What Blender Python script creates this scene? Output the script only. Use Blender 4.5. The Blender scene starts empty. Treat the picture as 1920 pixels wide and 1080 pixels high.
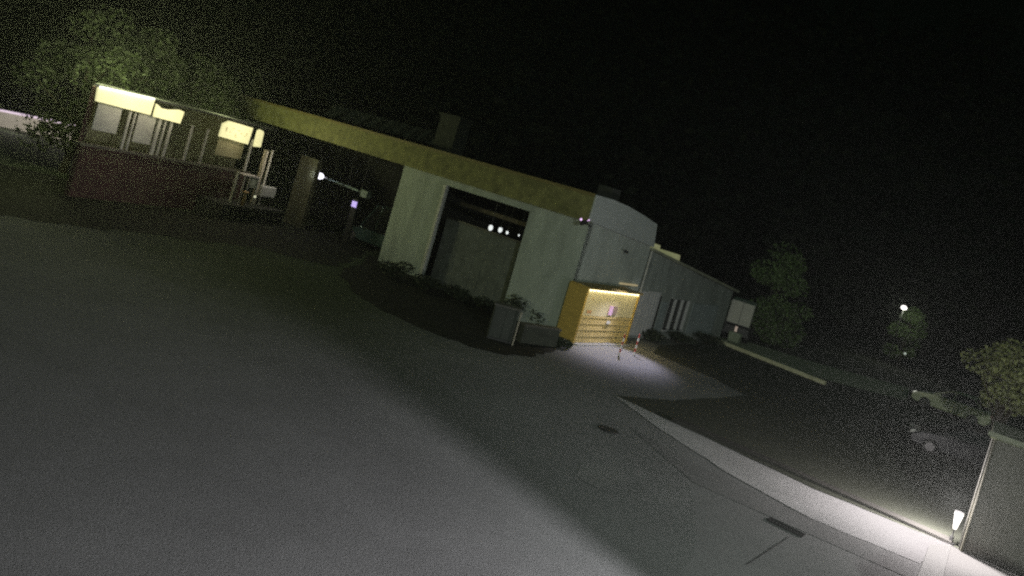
import bpy, bmesh, math, random
from mathutils import Vector, Matrix
S = bpy.context.scene
COL = S.collection
rad = math.radians

# ---------------------------------------------------------------- camera
ROLL = rad(16); FPX = 1500.0; KOFF = 150.0; PITCH = math.atan(50 / 1500.0); CAMH = 6.1
_R = Vector((1, 0, 0)); _F = Vector((0, math.cos(PITCH), -math.sin(PITCH))); _U = _R.cross(_F)
CX = _R * math.cos(ROLL) + _U * math.sin(ROLL)
CY = -_R * math.sin(ROLL) + _U * math.cos(ROLL)
PPX = 960 + KOFF * math.sin(ROLL); PPY = 540 - KOFF * math.cos(ROLL)
CAM = Vector((0, 0, CAMH))
cd = bpy.data.cameras.new('camera'); cam = bpy.data.objects.new('camera', cd); COL.objects.link(cam)
cd.sensor_width = 36; cd.lens = FPX / 1920 * 36
cd.shift_x = -(PPX - 960) / 1920; cd.shift_y = -(540 - PPY) / 1920
cd.clip_start = 0.05; cd.clip_end = 2000
m = Matrix((CX, CY, -_F)).transposed().to_4x4(); m.translation = CAM
cam.matrix_world = m
cd.dof.use_dof = True; cd.dof.focus_distance = 5.5; cd.dof.aperture_fstop = 2.0
S.camera = cam

# ---------------------------------------------------------------- world, exposure
w = bpy.data.worlds.new('World'); S.world = w; w.use_nodes = True
nt = w.node_tree; bg = nt.nodes['Background']
sky = nt.nodes.new('ShaderNodeTexSky'); sky.sky_type = 'NISHITA'; sky.sun_disc = False
sky.sun_elevation = rad(2.0); sky.sun_rotation = rad(200); sky.air_density = 1.0; sky.dust_density = 2.0
tint = nt.nodes.new('ShaderNodeMix'); tint.data_type = 'RGBA'; tint.blend_type = 'MULTIPLY'
tint.inputs['Factor'].default_value = 1.0; tint.inputs['B'].default_value = (0.34, 0.78, 0.50, 1)
nt.links.new(sky.outputs[0], tint.inputs['A']); nt.links.new(tint.outputs['Result'], bg.inputs[0])
bg.inputs[1].default_value = 0.04
vs = S.view_settings; vs.view_transform = 'Standard'; vs.look = 'None'; vs.gamma = 1; vs.use_curve_mapping = False
vs.exposure = 0.0
S.cycles.use_denoising = False
S.cycles.max_bounces = 5; S.cycles.sample_clamp_indirect = 1; S.cycles.sample_clamp_direct = 2.0

# ---------------------------------------------------------------- helpers
def ray(px, py): return _F + CX * ((px - PPX) / FPX) - CY * ((py - PPY) / FPX)
def at(px, py, z=0.0):
    """the point at height z seen at that place of the photograph"""
    r = ray(px, py); return CAM + r * ((z - CAMH) / r.z)

class Frame:
    """wall-aligned frame: s along the wall, o out of it towards the camera, z up"""
    def __init__(f, A, B, flip=False):
        f.o = Vector((A[0], A[1], 0)); f.d = (Vector((B[0], B[1], 0)) - f.o).normalized()
        f.n = Vector((f.d.y, -f.d.x, 0))
        if f.n.dot(CAM.xy.to_3d() - f.o) < 0: f.n = -f.n
        if flip: f.n = -f.n
    def p(f, s, o, z): return f.o + f.d * s + f.n * o + Vector((0, 0, z))
    def hit(f, px, py, off=0.0):
        r = ray(px, py); q = f.o + f.n * off
        t = (q - CAM).dot(f.n) / r.dot(f.n); h = CAM + r * t
        return (h - f.o).dot(f.d), h.z

class MB:
    def __init__(m): m.bm = bmesh.new()
    def hexa(m, pts):
        v = [m.bm.verts.new(p) for p in pts]
        for f in ((0,3,2,1),(4,5,6,7),(0,1,5,4),(1,2,6,5),(2,3,7,6),(3,0,4,7)): m.bm.faces.new([v[i] for i in f])
        return m
    def box(m, F, s0, s1, o0, o1, z0, z1):
        return m.hexa([F.p(s0,o0,z0),F.p(s1,o0,z0),F.p(s1,o1,z0),F.p(s0,o1,z0),F.p(s0,o0,z1),F.p(s1,o0,z1),F.p(s1,o1,z1),F.p(s0,o1,z1)])
    def prism(m, F, poly, o0, o1):
        a = [m.bm.verts.new(F.p(s,o0,z)) for s,z in poly]; b = [m.bm.verts.new(F.p(s,o1,z)) for s,z in poly]
        n = len(poly); m.bm.faces.new(a); m.bm.faces.new(b[::-1])
        for i in range(n): m.bm.faces.new([a[i],b[i],b[(i+1)%n],a[(i+1)%n]])
        return m
    def slab(m, pts, z0, z1):
        a = [m.bm.verts.new((p[0],p[1],z0)) for p in pts]; b = [m.bm.verts.new((p[0],p[1],z1)) for p in pts]
        n = len(pts); m.bm.faces.new(a); m.bm.faces.new(b[::-1])
        for i in range(n): m.bm.faces.new([a[i],b[i],b[(i+1)%n],a[(i+1)%n]])
        return m
    def tube(m, a, b, r0, r1=None, n=10, cap=True):
        r1 = r0 if r1 is None else r1; a = Vector(a); b = Vector(b); ax = (b-a).normalized()
        u = ax.cross(Vector((0,0,1)) if abs(ax.z) < .9 else Vector((1,0,0))).normalized(); v = ax.cross(u)
        A = []; B = []
        for i in range(n):
            t = 2*math.pi*i/n; k = u*math.cos(t)+v*math.sin(t)
            A.append(m.bm.verts.new(a+k*r0)); B.append(m.bm.verts.new(b+k*r1))
        for i in range(n): m.bm.faces.new([A[i],A[(i+1)%n],B[(i+1)%n],B[i]])
        if cap: m.bm.faces.new(A[::-1]); m.bm.faces.new(B)
        return m
    def ball(m, c, r, sz=1.0, seg=12):
        g = bmesh.ops.create_uvsphere(m.bm, u_segments=seg, v_segments=seg//2+2, radius=r)
        for v in g['verts']: v.co = Vector((v.co.x, v.co.y, v.co.z*sz)) + Vector(c)
        return m
    def build(m, name, mat, parent=None, bevel=0.0, smooth=False):
        bmesh.ops.recalc_face_normals(m.bm, faces=m.bm.faces)
        me = bpy.data.meshes.new(name); m.bm.to_mesh(me); m.bm.free()
        o = bpy.data.objects.new(name, me); COL.objects.link(o); me.materials.append(mat)
        if parent is not None:
            o.parent = parent
            o.matrix_parent_inverse = Matrix.Translation(parent_world(parent)).inverted()
        if smooth:
            for p in me.polygons: p.use_smooth = True
        if bevel > 0:
            b = o.modifiers.new('bevel', 'BEVEL'); b.width = bevel; b.segments = 2; b.limit_method = 'ANGLE'
        return o

def parent_world(p):
    return Vector(p.get('_w', (0, 0, 0)))
def thing(name, label, cat, loc, group=None):
    o = bpy.data.objects.new(name, None); COL.objects.link(o); o.location = loc
    o['_w'] = tuple(loc); o['label'] = label; o['category'] = cat; o.empty_display_size = .3
    if group: o['group'] = group
    return o
def tag(o, label, cat, group=None):
    o['label'] = label; o['category'] = cat
    if group: o['group'] = group
    return o
def struct(o, kind='structure'): o['kind'] = kind; return o
def lampdata(name, kind, loc, power, col, size=.1, target=None, spot=None, blend=.5, parent=None):
    l = bpy.data.lights.new(name, kind); l.energy = power; l.color = col
    if kind == 'AREA': l.size = size
    else: l.shadow_soft_size = size
    if kind == 'SPOT': l.spot_size = rad(spot); l.spot_blend = blend
    o = bpy.data.objects.new(name, l); COL.objects.link(o); o.location = loc
    if target is not None: o.rotation_euler = (Vector(target)-Vector(loc)).to_track_quat('-Z','Y').to_euler()
    return o
def copy_tree(root, loc, rz, label):
    r = root.copy(); COL.objects.link(r); r.location = loc; r.rotation_euler = (0, 0, rz); r['label'] = label
    for ch in list(root.children):
        c = ch.copy(); COL.objects.link(c); c.parent = r
        for g in ch.children:
            d = g.copy(); COL.objects.link(d); d.parent = c
    return r

# ---------------------------------------------------------------- materials
def mat(name, col, rough=.8, var=.25, scale=3.0, bump=0.0, metal=0.0, emit=None, estr=0.0, stretch=None, col2=None, spec=None):
    M = bpy.data.materials.new(name); M.use_nodes = True; T = M.node_tree; N = T.nodes; L = T.links
    b = N['Principled BSDF']; b.inputs['Roughness'].default_value = rough; b.inputs['Metallic'].default_value = metal
    if spec is not None: b.inputs['Specular IOR Level'].default_value = spec
    tc = N.new('ShaderNodeTexCoord'); mp = N.new('ShaderNodeMapping'); L.new(tc.outputs['Object'], mp.inputs[0])
    if stretch: mp.inputs['Scale'].default_value = stretch
    no = N.new('ShaderNodeTexNoise'); no.inputs['Scale'].default_value = scale; no.inputs['Detail'].default_value = 8; no.inputs['Roughness'].default_value = .65
    L.new(mp.outputs[0], no.inputs['Vector'])
    cr = N.new('ShaderNodeValToRGB'); L.new(no.outputs['Fac'], cr.inputs[0])
    c2 = col2 or tuple(min(1, c*(1+var)) for c in col); c1 = tuple(c*(1-var) for c in col)
    cr.color_ramp.elements[0].position = .3; cr.color_ramp.elements[1].position = .7
    cr.color_ramp.elements[0].color = (*c1, 1); cr.color_ramp.elements[1].color = (*c2, 1)
    L.new(cr.outputs[0], b.inputs['Base Color'])
    if bump:
        n2 = N.new('ShaderNodeTexNoise'); n2.inputs['Scale'].default_value = scale*8; n2.inputs['Detail'].default_value = 4
        L.new(mp.outputs[0], n2.inputs['Vector'])
        bp = N.new('ShaderNodeBump'); bp.inputs['Strength'].default_value = bump; bp.inputs['Distance'].default_value = .02
        L.new(n2.outputs['Fac'], bp.inputs['Height']); L.new(bp.outputs[0], b.inputs['Normal'])
    if emit:
        b.inputs['Emission Color'].default_value = (*emit, 1); b.inputs['Emission Strength'].default_value = estr
    return M

def ground_mat(name, base, dark, light, grain=.5, patch=.12, green=0.0):
    """worn mineral ground: fine grain, broad worn patches and scattered stones"""
    M = bpy.data.materials.new(name); M.use_nodes = True; T = M.node_tree; N = T.nodes; L = T.links
    b = N['Principled BSDF']; b.inputs['Roughness'].default_value = .93; b.inputs['Specular IOR Level'].default_value = .2
    tc = N.new('ShaderNodeTexCoord')
    def noise(sc, det=6, ro=.6):
        n = N.new('ShaderNodeTexNoise'); n.inputs['Scale'].default_value = sc; n.inputs['Detail'].default_value = det; n.inputs['Roughness'].default_value = ro
        L.new(tc.outputs['Object'], n.inputs['Vector']); return n.outputs['Fac']
    def ramp(inp, p0, p1, c0, c1):
        r = N.new('ShaderNodeValToRGB'); r.color_ramp.elements[0].position = p0; r.color_ramp.elements[1].position = p1
        r.color_ramp.elements[0].color = (*c0, 1); r.color_ramp.elements[1].color = (*c1, 1); L.new(inp, r.inputs[0]); return r.outputs[0]
    def mix(a, bb, f, mode='MIX'):
        x = N.new('ShaderNodeMix'); x.data_type = 'RGBA'; x.blend_type = mode
        if isinstance(f, float): x.inputs['Factor'].default_value = f
        else: L.new(f, x.inputs['Factor'])
        L.new(a, x.inputs['A']); L.new(bb, x.inputs['B']); return x.outputs['Result']
    g = ramp(noise(38, 3, .8), .3, .72, dark, light)
    p = ramp(noise(patch*3, 5, .6), .35, .68, tuple(c*.58 for c in base), tuple(c*1.35 for c in base))
    k = ramp(noise(4.5, 6, .7), .35, .7, tuple(c*.8 for c in base), tuple(c*1.2 for c in base))
    c = mix(p, k, .5); c = mix(c, g, grain)
    L.new(c, b.inputs['Base Color'])
    bp = N.new('ShaderNodeBump'); bp.inputs['Strength'].default_value = .6; bp.inputs['Distance'].default_value = .03
    L.new(noise(22, 5, .8), bp.inputs['Height']); L.new(bp.outputs[0], b.inputs['Normal'])
    return M

YARD = ground_mat('yard_gravel', (.196,.195,.195), (.085,.085,.085), (.335,.332,.332), .5)
LAWN = ground_mat('lawn_grass', (.05,.053,.040), (.02,.022,.016), (.10,.105,.08), .6)
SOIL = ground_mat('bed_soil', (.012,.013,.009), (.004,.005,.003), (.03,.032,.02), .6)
CONC = ground_mat('path_concrete', (.40,.39,.395), (.31,.30,.305), (.50,.49,.49), .3)
KERB = ground_mat('kerb_concrete', (.5,.49,.48), (.36,.36,.35), (.62,.61,.6), .3)
KDRK = ground_mat('edging_board', (.05,.047,.042), (.02,.02,.018), (.09,.085,.08), .5)
HILL = ground_mat('hill_soil', (.01,.013,.008), (.004,.006,.003), (.02,.025,.014), .5)
PATHM = ground_mat('track_gravel', (.40,.40,.28), (.22,.22,.15), (.56,.55,.42), .5)
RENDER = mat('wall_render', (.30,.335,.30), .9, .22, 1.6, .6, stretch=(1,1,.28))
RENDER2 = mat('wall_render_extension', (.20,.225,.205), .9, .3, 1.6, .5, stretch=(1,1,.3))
OCHRE = mat('fascia_ochre', (.155,.152,.055), .85, .42, 2.2, .4)
WHITE = mat('painted_white', (.62,.62,.58), .6, .08, 2.0)
OFFWH = mat('weathered_white', (.42,.42,.38), .7, .2, 2.5, .2)
VERGE = mat('verge_sheet', (.33,.36,.345), .6, .1, 1.0)
ROOF = mat('roof_felt', (.02,.022,.02), .8, .3, 1.5, .3)
ROOFG = mat('roof_sheet_pale', (.22,.23,.17), .7, .25, 1.2, .3)
DARK = mat('dark_steel', (.02,.02,.02), .5, .3, 5)
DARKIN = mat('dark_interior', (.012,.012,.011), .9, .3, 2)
DOORG = mat('bay_gate_sheet', (.105,.115,.105), .85, .3, 2.2, .4)
BRICKR = mat('red_brown_wall', (.05,.02,.017), .9, .35, 3.0, .5)
TIMBER = mat('varnished_timber', (.36,.25,.05), .6, .2, 2, .2, stretch=(1,1,6))
PALED = mat('pale_shutter', (.62,.56,.34), .55, .08, 2)
PALED2 = mat('slat_timber', (.50,.40,.17), .6, .2, 3)
GREYP = mat('grey_panel', (.40,.41,.41), .7, .12, 1.5, .2)
BLUEP = mat('blue_grey_panel', (.20,.235,.235), .7, .15, 1.5, .2)
CHIM = mat('chimney_brick', (.03,.033,.028), .9, .3, 4, .4)
SOLAR = mat('solar_glass', (.03,.033,.033), .55, .2, 3)
GLASSD = mat('dark_glass', (.01,.012,.012), .08, .1, 1)
RUB = mat('rubber', (.012,.012,.012), .8, .2, 8)
BARK = mat('bark', (.05,.04,.028), .95, .4, 8, .8, stretch=(3,3,.6))
POLE_W = mat('pole_white', (.75,.75,.75), .5, .06, 5); POLE_R = mat('pole_red', (.35,.05,.04), .5, .15, 5)
def glow(name, col, s, base=(.6,.6,.5)): return mat(name, base, .6, .02, 1, emit=col, estr=s)
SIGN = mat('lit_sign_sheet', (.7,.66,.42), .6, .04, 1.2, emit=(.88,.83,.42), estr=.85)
STRIP = glow('lit_strip_white', (1,.97,.8), 14.0)
BEAD = glow('lit_beads_warm', (1,.9,.5), 7.0)
COOL = glow('lamp_cool', (.85,.85,1.0), 1.6)
COOLB = glow('lamp_cone_glow', (1,.93,.9), 7.0)
PURP = glow('screen_violet', (.50,.36,.95), .95)
PINK = glow('led_pink', (.75,.45,.85), 1.2)
WHT = glow('lamp_small_white', (.9,.95,.95), .9)
AMB = glow('skylight_glow', (.62,.62,.30), .17, (.5,.5,.3))
def leafmat(name, c):
    M = mat(name, c, .7, .45, 1.3)
    return M
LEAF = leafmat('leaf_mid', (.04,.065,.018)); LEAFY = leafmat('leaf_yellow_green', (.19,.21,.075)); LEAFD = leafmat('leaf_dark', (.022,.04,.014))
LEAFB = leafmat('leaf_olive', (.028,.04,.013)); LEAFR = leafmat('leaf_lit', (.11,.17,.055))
BUSH = leafmat('bush_dark', (.016,.026,.010)); WOODM = leafmat('far_wood', (.006,.0085,.004))

# ---------------------------------------------------------------- ground and terrain
C0 = at(1044, 632)                                  # ground corner of the warehouse
FA = Frame(C0, at(784, 522))                        # its front
sd = Vector((-FA.d.y, FA.d.x, 0));  sd = sd if sd.y > 0 else -sd
def add_grass_falloff(M):
    # grass tone; puts the light's falloff before the long front into the colour
    T = M.node_tree; N = T.nodes; L = T.links; b = N['Principled BSDF']; src = b.inputs['Base Color'].links[0].from_socket
    tc = N.new('ShaderNodeTexCoord')
    def dot(v, off):
        d = N.new('ShaderNodeVectorMath'); d.operation = 'DOT_PRODUCT'; L.new(tc.outputs['Object'], d.inputs[0]); d.inputs[1].default_value = v
        a = N.new('ShaderNodeMath'); a.operation = 'SUBTRACT'; L.new(d.outputs['Value'], a.inputs[0]); a.inputs[1].default_value = off; return a.outputs[0]
    def noise(sc, amp, inp):
        n = N.new('ShaderNodeTexNoise'); n.inputs['Scale'].default_value = sc; n.inputs['Detail'].default_value = 8; n.inputs['Roughness'].default_value = .75; L.new(tc.outputs['Object'], n.inputs['Vector'])
        a = N.new('ShaderNodeMath'); a.operation = 'MULTIPLY_ADD'; L.new(n.outputs['Fac'], a.inputs[0]); a.inputs[1].default_value = amp; L.new(inp, a.inputs[2]); return a.outputs[0]
    def rng_(inp, a0, a1):
        m_ = N.new('ShaderNodeMapRange'); m_.interpolation_type = 'SMOOTHSTEP'; L.new(inp, m_.inputs[0]); m_.inputs[1].default_value = a0; m_.inputs[2].default_value = a1; m_.inputs[3].default_value = 0; m_.inputs[4].default_value = 1; return m_.outputs[0]
    o = noise(.6, 8, dot(tuple(FA.n), FA.n.dot(C0))); s_ = noise(.7, 5, dot(tuple(FA.d), FA.d.dot(C0)))
    fo = rng_(o, 24, 14.5); fs = rng_(s_, -1.5, 8.5)
    mu = N.new('ShaderNodeMath'); mu.operation = 'MULTIPLY'; L.new(fo, mu.inputs[0]); L.new(fs, mu.inputs[1])
    n2 = N.new('ShaderNodeTexNoise'); n2.inputs['Scale'].default_value = 9; n2.inputs['Detail'].default_value = 6; L.new(tc.outputs['Object'], n2.inputs['Vector'])
    cr = N.new('ShaderNodeValToRGB'); cr.color_ramp.elements[0].position = .3; cr.color_ramp.elements[1].position = .7
    cr.color_ramp.elements[0].color = (.02,.03,.014,1); cr.color_ramp.elements[1].color = (.08,.105,.055,1); L.new(n2.outputs['Fac'], cr.inputs[0])
    x = N.new('ShaderNodeMix'); x.data_type = 'RGBA'; L.new(mu.outputs[0], x.inputs['Factor']); L.new(src, x.inputs['A']); L.new(cr.outputs[0], x.inputs['B'])
    L.new(x.outputs['Result'], b.inputs['Base Color'])
add_grass_falloff(YARD)
FS = Frame(C0, C0 + sd)                             # its gable side

def ragged(pts, amp, seed=1, step=.35):
    rg = random.Random(seed); out = []
    for i, p in enumerate(pts):
        q = pts[(i+1) % len(pts)]; L = (q-p).length; n = max(1, int(L/step)); nn = Vector((-(q-p).y, (q-p).x, 0)).normalized(); off = 0
        for k in range(n):
            off = off*.7+rg.gauss(0, amp*.6); out.append(p.lerp(q, k/n)+nn*(off if k else 0))
    return out
def sheet(name, pts, z, M, kind='structure'):
    m = MB(); v = [m.bm.verts.new((p[0], p[1], z)) for p in pts]; m.bm.faces.new(v)
    o = m.build(name, M); o['kind'] = kind; return o
# the yard as one large sheet, curving up into hills behind
gm = MB(); NX, NY = 100, 100
def hgt(x, y):
    r = math.hypot(x-5, y-10)
    t = max(0.0, (r-92)/150); h = 95*t**1.15 if t > 0 else 0
    if y < -20: h = 0
    return h + (math.sin(x*.05)+math.cos(y*.06+x*.02))*2.2*min(1, t*3)
vv = {}
def axis(i, n, a, b):
    u = i/n*2-1; return (a+b)/2 + (b-a)/2*(.35*u+.65*u**3)
for i in range(NX+1):
    for j in range(NY+1):
        x = axis(i, NX, -420, 430); y = axis(j, NY, -380, 430); vv[i,j] = gm.bm.verts.new((x, y, hgt(x, y)))
for i in range(NX):
    for j in range(NY): gm.bm.faces.new([vv[i,j],vv[i+1,j],vv[i+1,j+1],vv[i,j+1]])
G0 = gm.build('ground', YARD); struct(G0)
# hillside dark turf above the yard level
me = G0.data; me.materials.append(HILL)
for p in me.polygons:
    if math.hypot(p.center.x-5, p.center.y-10) > 90: p.material_index = 1

lawn = [at(*q) for q in ((1150,742),(1265,752),(1400,742),(1330,706),(1225,662),(1235,648),(1290,645),(1345,640),(1460,640),(1620,668),(1800,735),(1925,790),(1925,1080),(1800,1031),(1781,1021),(1655,969),(1520,914),(1330,822))]
sheet('lawn', ragged(lawn, .04, 7), .012, LAWN)
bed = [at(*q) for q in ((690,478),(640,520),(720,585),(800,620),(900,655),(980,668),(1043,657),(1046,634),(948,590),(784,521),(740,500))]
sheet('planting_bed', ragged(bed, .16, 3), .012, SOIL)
sheet('meadow', [Vector(p) for p in ((-23,53,0),(-85,45,0),(-85,96,0),(10,96,0),(8,60,0))], .006, SOIL)
sheet('dark_verge', ragged([at(*q) for q in ((-60,290),(160,345),(185,378),(440,404),(600,425),(700,470),(640,500),(420,455),(150,425),(-80,395))], .22, 5), .012, SOIL)  # dark sheet; puts the fading of the lit yard into its colour
sheet('meadow', ragged([Vector(p+(0,)) for p in ((11.5,50.5),(13,60),(20,96),(100,96),(100,10),(21,16),(22,25),(20,40),(16.5,45))], .15, 11, 1.0), .006, SOIL)
# concrete strip along the driveway edge and its kerbs
e0, e1, e2 = at(1150,741), at(1520,916), at(1783,1023)
b0, b1, b2 = at(1085,745), at(1520,973), at(1725,1058)
FE = Frame(e0, e2)
sheet('pavement', ragged([e0, e1, e2, b2, b1, at(1360,885), at(1230,800)], .03, 8, .25), .016, CONC)
m = MB(); ln = (e2-e0).length
m.box(FE, 2.2, ln, -.42, -.02, 0, .10); struct(m.build('kerb', KDRK, bevel=.015))
m = MB(); m.slab([at(1742,1024), at(1783,1024), at(1757,1125), at(1703,1125)], 0, .05); struct(m.build('kerb_strip', KERB, bevel=.01))
sheet('footpath', [at(1783,1024), at(1880,1068), at(1960,1100), at(1960,1150), at(1757,1125)], .014, ground_mat('slab_grey', (.17,.165,.16), (.11,.11,.105), (.24,.235,.23), .3))
# low kerb of the track on the right
tr = [at(1331,632), at(1458,683), at(1560,716), at(1700,752), at(1705,728), at(1600,700), at(1500,672), at(1385,636)]
sheet('track', tr, .02, PATHM)
m = MB(); a, b_ = at(1331,637), at(1545,722); FT = Frame(a, b_); m.box(FT, 0, (b_-a).length, -.25, 0, 0, .22)
struct(m.build('track_kerb', mat('kerb_sandstone', (.50,.49,.31), .9, .25, 3, .3), bevel=.02))
# driveway joints, drain and manhole
JNT = mat('joint_tar', (.035,.035,.035), .9, .2, 4)
def joint(name, a, b, wd, z=.02):
    F = Frame(a, b); mm = MB(); L = (b-a).length
    q = [F.p(0,-wd/2,0), F.p(L,-wd/2,0), F.p(L,wd/2,0), F.p(0,wd/2,0)]
    v = [mm.bm.verts.new((p.x,p.y,z)) for p in q]; mm.bm.faces.new(v); o = mm.build(name, JNT); o['kind'] = 'structure'
joint('driveway_joint', at(1480,1008), at(1400,1060), .02)
# gutter: darker band below the pavement strip
sheet('gutter', [at(1180,800), at(1300,869), b1, b2, at(1706,1085), at(1520,1003), at(1300,905)], .008, ground_mat('gutter_asphalt', (.18,.177,.177), (.09,.09,.09), (.29,.285,.285), .3))

sheet('asphalt_patch', ragged([at(*q) for q in ((1085,868),(1150,872),(1180,905),(1120,915),(1075,890))], .04, 30, .15), .005, ground_mat('worn_asphalt', (.225,.222,.22), (.11,.11,.11), (.35,.345,.34), .5))
def grate(px, py, wd, dp, rz, label, cat):
    c = at(px, py); t = thing('drain_grate' if cat == 'drain' else 'manhole', label, cat, (c.x, c.y, 0))
    F = Frame((c.x, c.y), (c.x+math.cos(rz), c.y+math.sin(rz)))
    if cat == 'drain':
        m = MB(); m.box(F, -wd/2, wd/2, -dp/2, -dp/2+.05, 0, .03); m.box(F, -wd/2, wd/2, dp/2-.05, dp/2, 0, .03)
        m.box(F, -wd/2, -wd/2+.05, -dp/2+.05, dp/2-.05, 0, .03); m.box(F, wd/2-.05, wd/2, -dp/2+.05, dp/2-.05, 0, .03); m.build('frame', DARK, t)
        m = MB()
        for i in range(9): s = -wd/2+.09+i*(wd-.18)/8; m.box(F, s-.02, s+.02, -dp/2+.05, dp/2-.05, 0, .024)
        m.build('bars', DARK, t)
    else:
        m = MB(); m.tube((c.x,c.y,0), (c.x,c.y,.02), wd/2, n=28); m.build('rim', DARK, t)
        m = MB(); m.tube((c.x,c.y,.02), (c.x,c.y,.03), wd/2-.05, n=28); m.build('cover', mat('cast_iron', (.03,.03,.03), .5, .3, 12), t)
grate(1474, 990, .85, .3, math.atan2(*(reversed((e2-e0).xy))), 'small dark rectangular drain grate in the driveway by the lit pavement', 'drain')
grate(1140, 806, .6, .6, 0, 'small round dark manhole cover in the middle of the driveway', 'manhole')

# ---------------------------------------------------------------- warehouse
wh = thing('warehouse', 'long grey flat roofed building with ochre fascia and open bays', 'building', (C0.x, C0.y, 0))
HT, ZF = 6.36, 5.16
# front wall pieces between the bays
fw = MB()
fw.box(FA, 0, 3.22, -.3, 0, 0, ZF); fw.box(FA, 3.22, 8.62, -.3, 0, 4.82, ZF)
fw.box(FA, 8.62, 11.72, -.3, 0, 0, ZF)
fw.build('front_wall', RENDER, wh)
m = MB(); m.box(FA, 18.4, 20.0, -.3, 0, 0, 4.0); m.build('end_pillar', mat('ochre_render', (.07,.068,.035), .9, .25, 2, .3), wh)
m = MB(); m.box(FA, 8.45, 8.62, .003, .12, 0, 4.85); m.build('downpipe', OFFWH, wh)
m = MB(); m.box(FA, -.09, 27.5, -.25, .35, ZF, HT); m.build('fascia', OCHRE, wh)
m = MB(); m.box(FA, -.09, 27.5, .353, .40, HT-.10, HT+.03); m.build('roof_edge_trim', mat('trim_brown', (.14,.115,.035), .7, .2, 3), wh)
m = MB(); m.prism(FS, [(.26,5.9),(2.6,6.0),(5.7,5.55),(5.9,5.5),(5.9,5.66),(5.7,5.72),(2.6,6.16),(.26,6.2)], -27.5, -.02); m.build('roof', ROOF, wh)
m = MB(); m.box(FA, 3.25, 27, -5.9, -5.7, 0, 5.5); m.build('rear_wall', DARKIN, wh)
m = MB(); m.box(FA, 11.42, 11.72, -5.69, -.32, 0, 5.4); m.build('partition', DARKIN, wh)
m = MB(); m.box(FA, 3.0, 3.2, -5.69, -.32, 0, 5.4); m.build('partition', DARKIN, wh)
m = MB(); m.box(FA, 3.25, 8.6, -.9, -.75, 0.02, 3.25)
for i in range(1, 9): m.box(FA, 3.25+i*.6-.015, 3.25+i*.6+.015, -.75, -.74, .05, 3.2)
gate = m.build('bay_gate', DOORG, wh); 
m = MB(); m.box(FA, 3.25, 8.6, -.95, -.65, 3.25, 3.33); m.build('gate_rail', DARK, gate)
m = MB(); m.box(FA, 3.25, 8.6, -1.6, -1.4, 4.0, 4.2); m.build('ceiling_beam', mat('old_beam', (.08,.065,.04), .9, .3, 3), wh)
# side wall: falling verge, then the lower extension
m = MB(); m.prism(FS, [(0.002,0),(6.0,0),(6.0,4.9),(5.75,5.0),(0.002,5.2)], -.28, 0); m.build('side_wall', RENDER, wh)
m = MB(); m.prism(FS, [(-.36,5.203),(6.05,4.70),(5.72,5.84),(4.2,6.08),(2.6,6.28),(1.0,6.38),(-.36,6.36)], .094, .19); m.build('verge_board', VERGE, wh, bevel=.02)
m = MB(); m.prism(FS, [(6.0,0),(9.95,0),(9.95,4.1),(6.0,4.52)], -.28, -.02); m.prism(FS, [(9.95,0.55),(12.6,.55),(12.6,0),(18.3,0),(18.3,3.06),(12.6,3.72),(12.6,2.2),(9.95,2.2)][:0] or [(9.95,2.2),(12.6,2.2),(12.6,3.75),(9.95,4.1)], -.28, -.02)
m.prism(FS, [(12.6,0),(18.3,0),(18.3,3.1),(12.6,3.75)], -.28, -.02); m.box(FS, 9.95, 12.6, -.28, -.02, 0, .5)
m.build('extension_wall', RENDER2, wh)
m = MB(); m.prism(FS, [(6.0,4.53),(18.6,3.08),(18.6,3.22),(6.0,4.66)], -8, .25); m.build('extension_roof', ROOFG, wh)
# windows of the extension
win = MB(); win.box(FS, 9.95, 12.6, -.22, -.18, .5, 2.2); wo = win.build('window', GLASSD, wh)
m = MB()
for s in (10.0, 10.85, 11.75, 12.55): m.box(FS, s-.05, s+.05, -.18, -.04, .5, 2.2)
m.box(FS, 9.95, 12.6, -.18, .06, .42, .5); m.build('frame', GREYP, wo)
for s0, s1, z0, z1, M in ((6.35,7.15,.15,2.45,GREYP),(7.22,8.6,.15,2.5,GREYP),(13.0,16.6,.35,2.1,BLUEP),(9.0,9.7,.3,2.0,BLUEP)):
    m = MB(); m.box(FS, s0, s1, -.017, .04, z0, z1)
    n = max(1, int((s1-s0)/.3))
    for i in range(1, n): m.box(FS, s0+i*(s1-s0)/n-.012, s0+i*(s1-s0)/n+.012, .04, .06, z0, z1)
    m.build('shutter', M, wh)
m = MB(); m.box(FS, 8.64, 8.86, -.017, .01, .0, 2.3); m.build('dark_gap', DARKIN, wh)
m = MB(); m.tube(FS.p(6.15,.08,0), FS.p(6.15,.08,4.5), .05); m.build('side_downpipe', OFFWH, wh)
for (x0,y0,dx,h) in ((1232,480,.72,.34),(1273,492,.55,.36)):
    s, z = FS.hit(x0, y0); m = MB(); zr = 4.66-(s-6)*.114
    m.prism(FS, [(s-dx/2,zr),(s+dx/2,zr-.03),(s+dx/2-.08,zr+h-.03),(s-dx/2+.08,zr+h)], -1.2, -.1); m.build('skylight', AMB, wh, bevel=.04)
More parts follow.
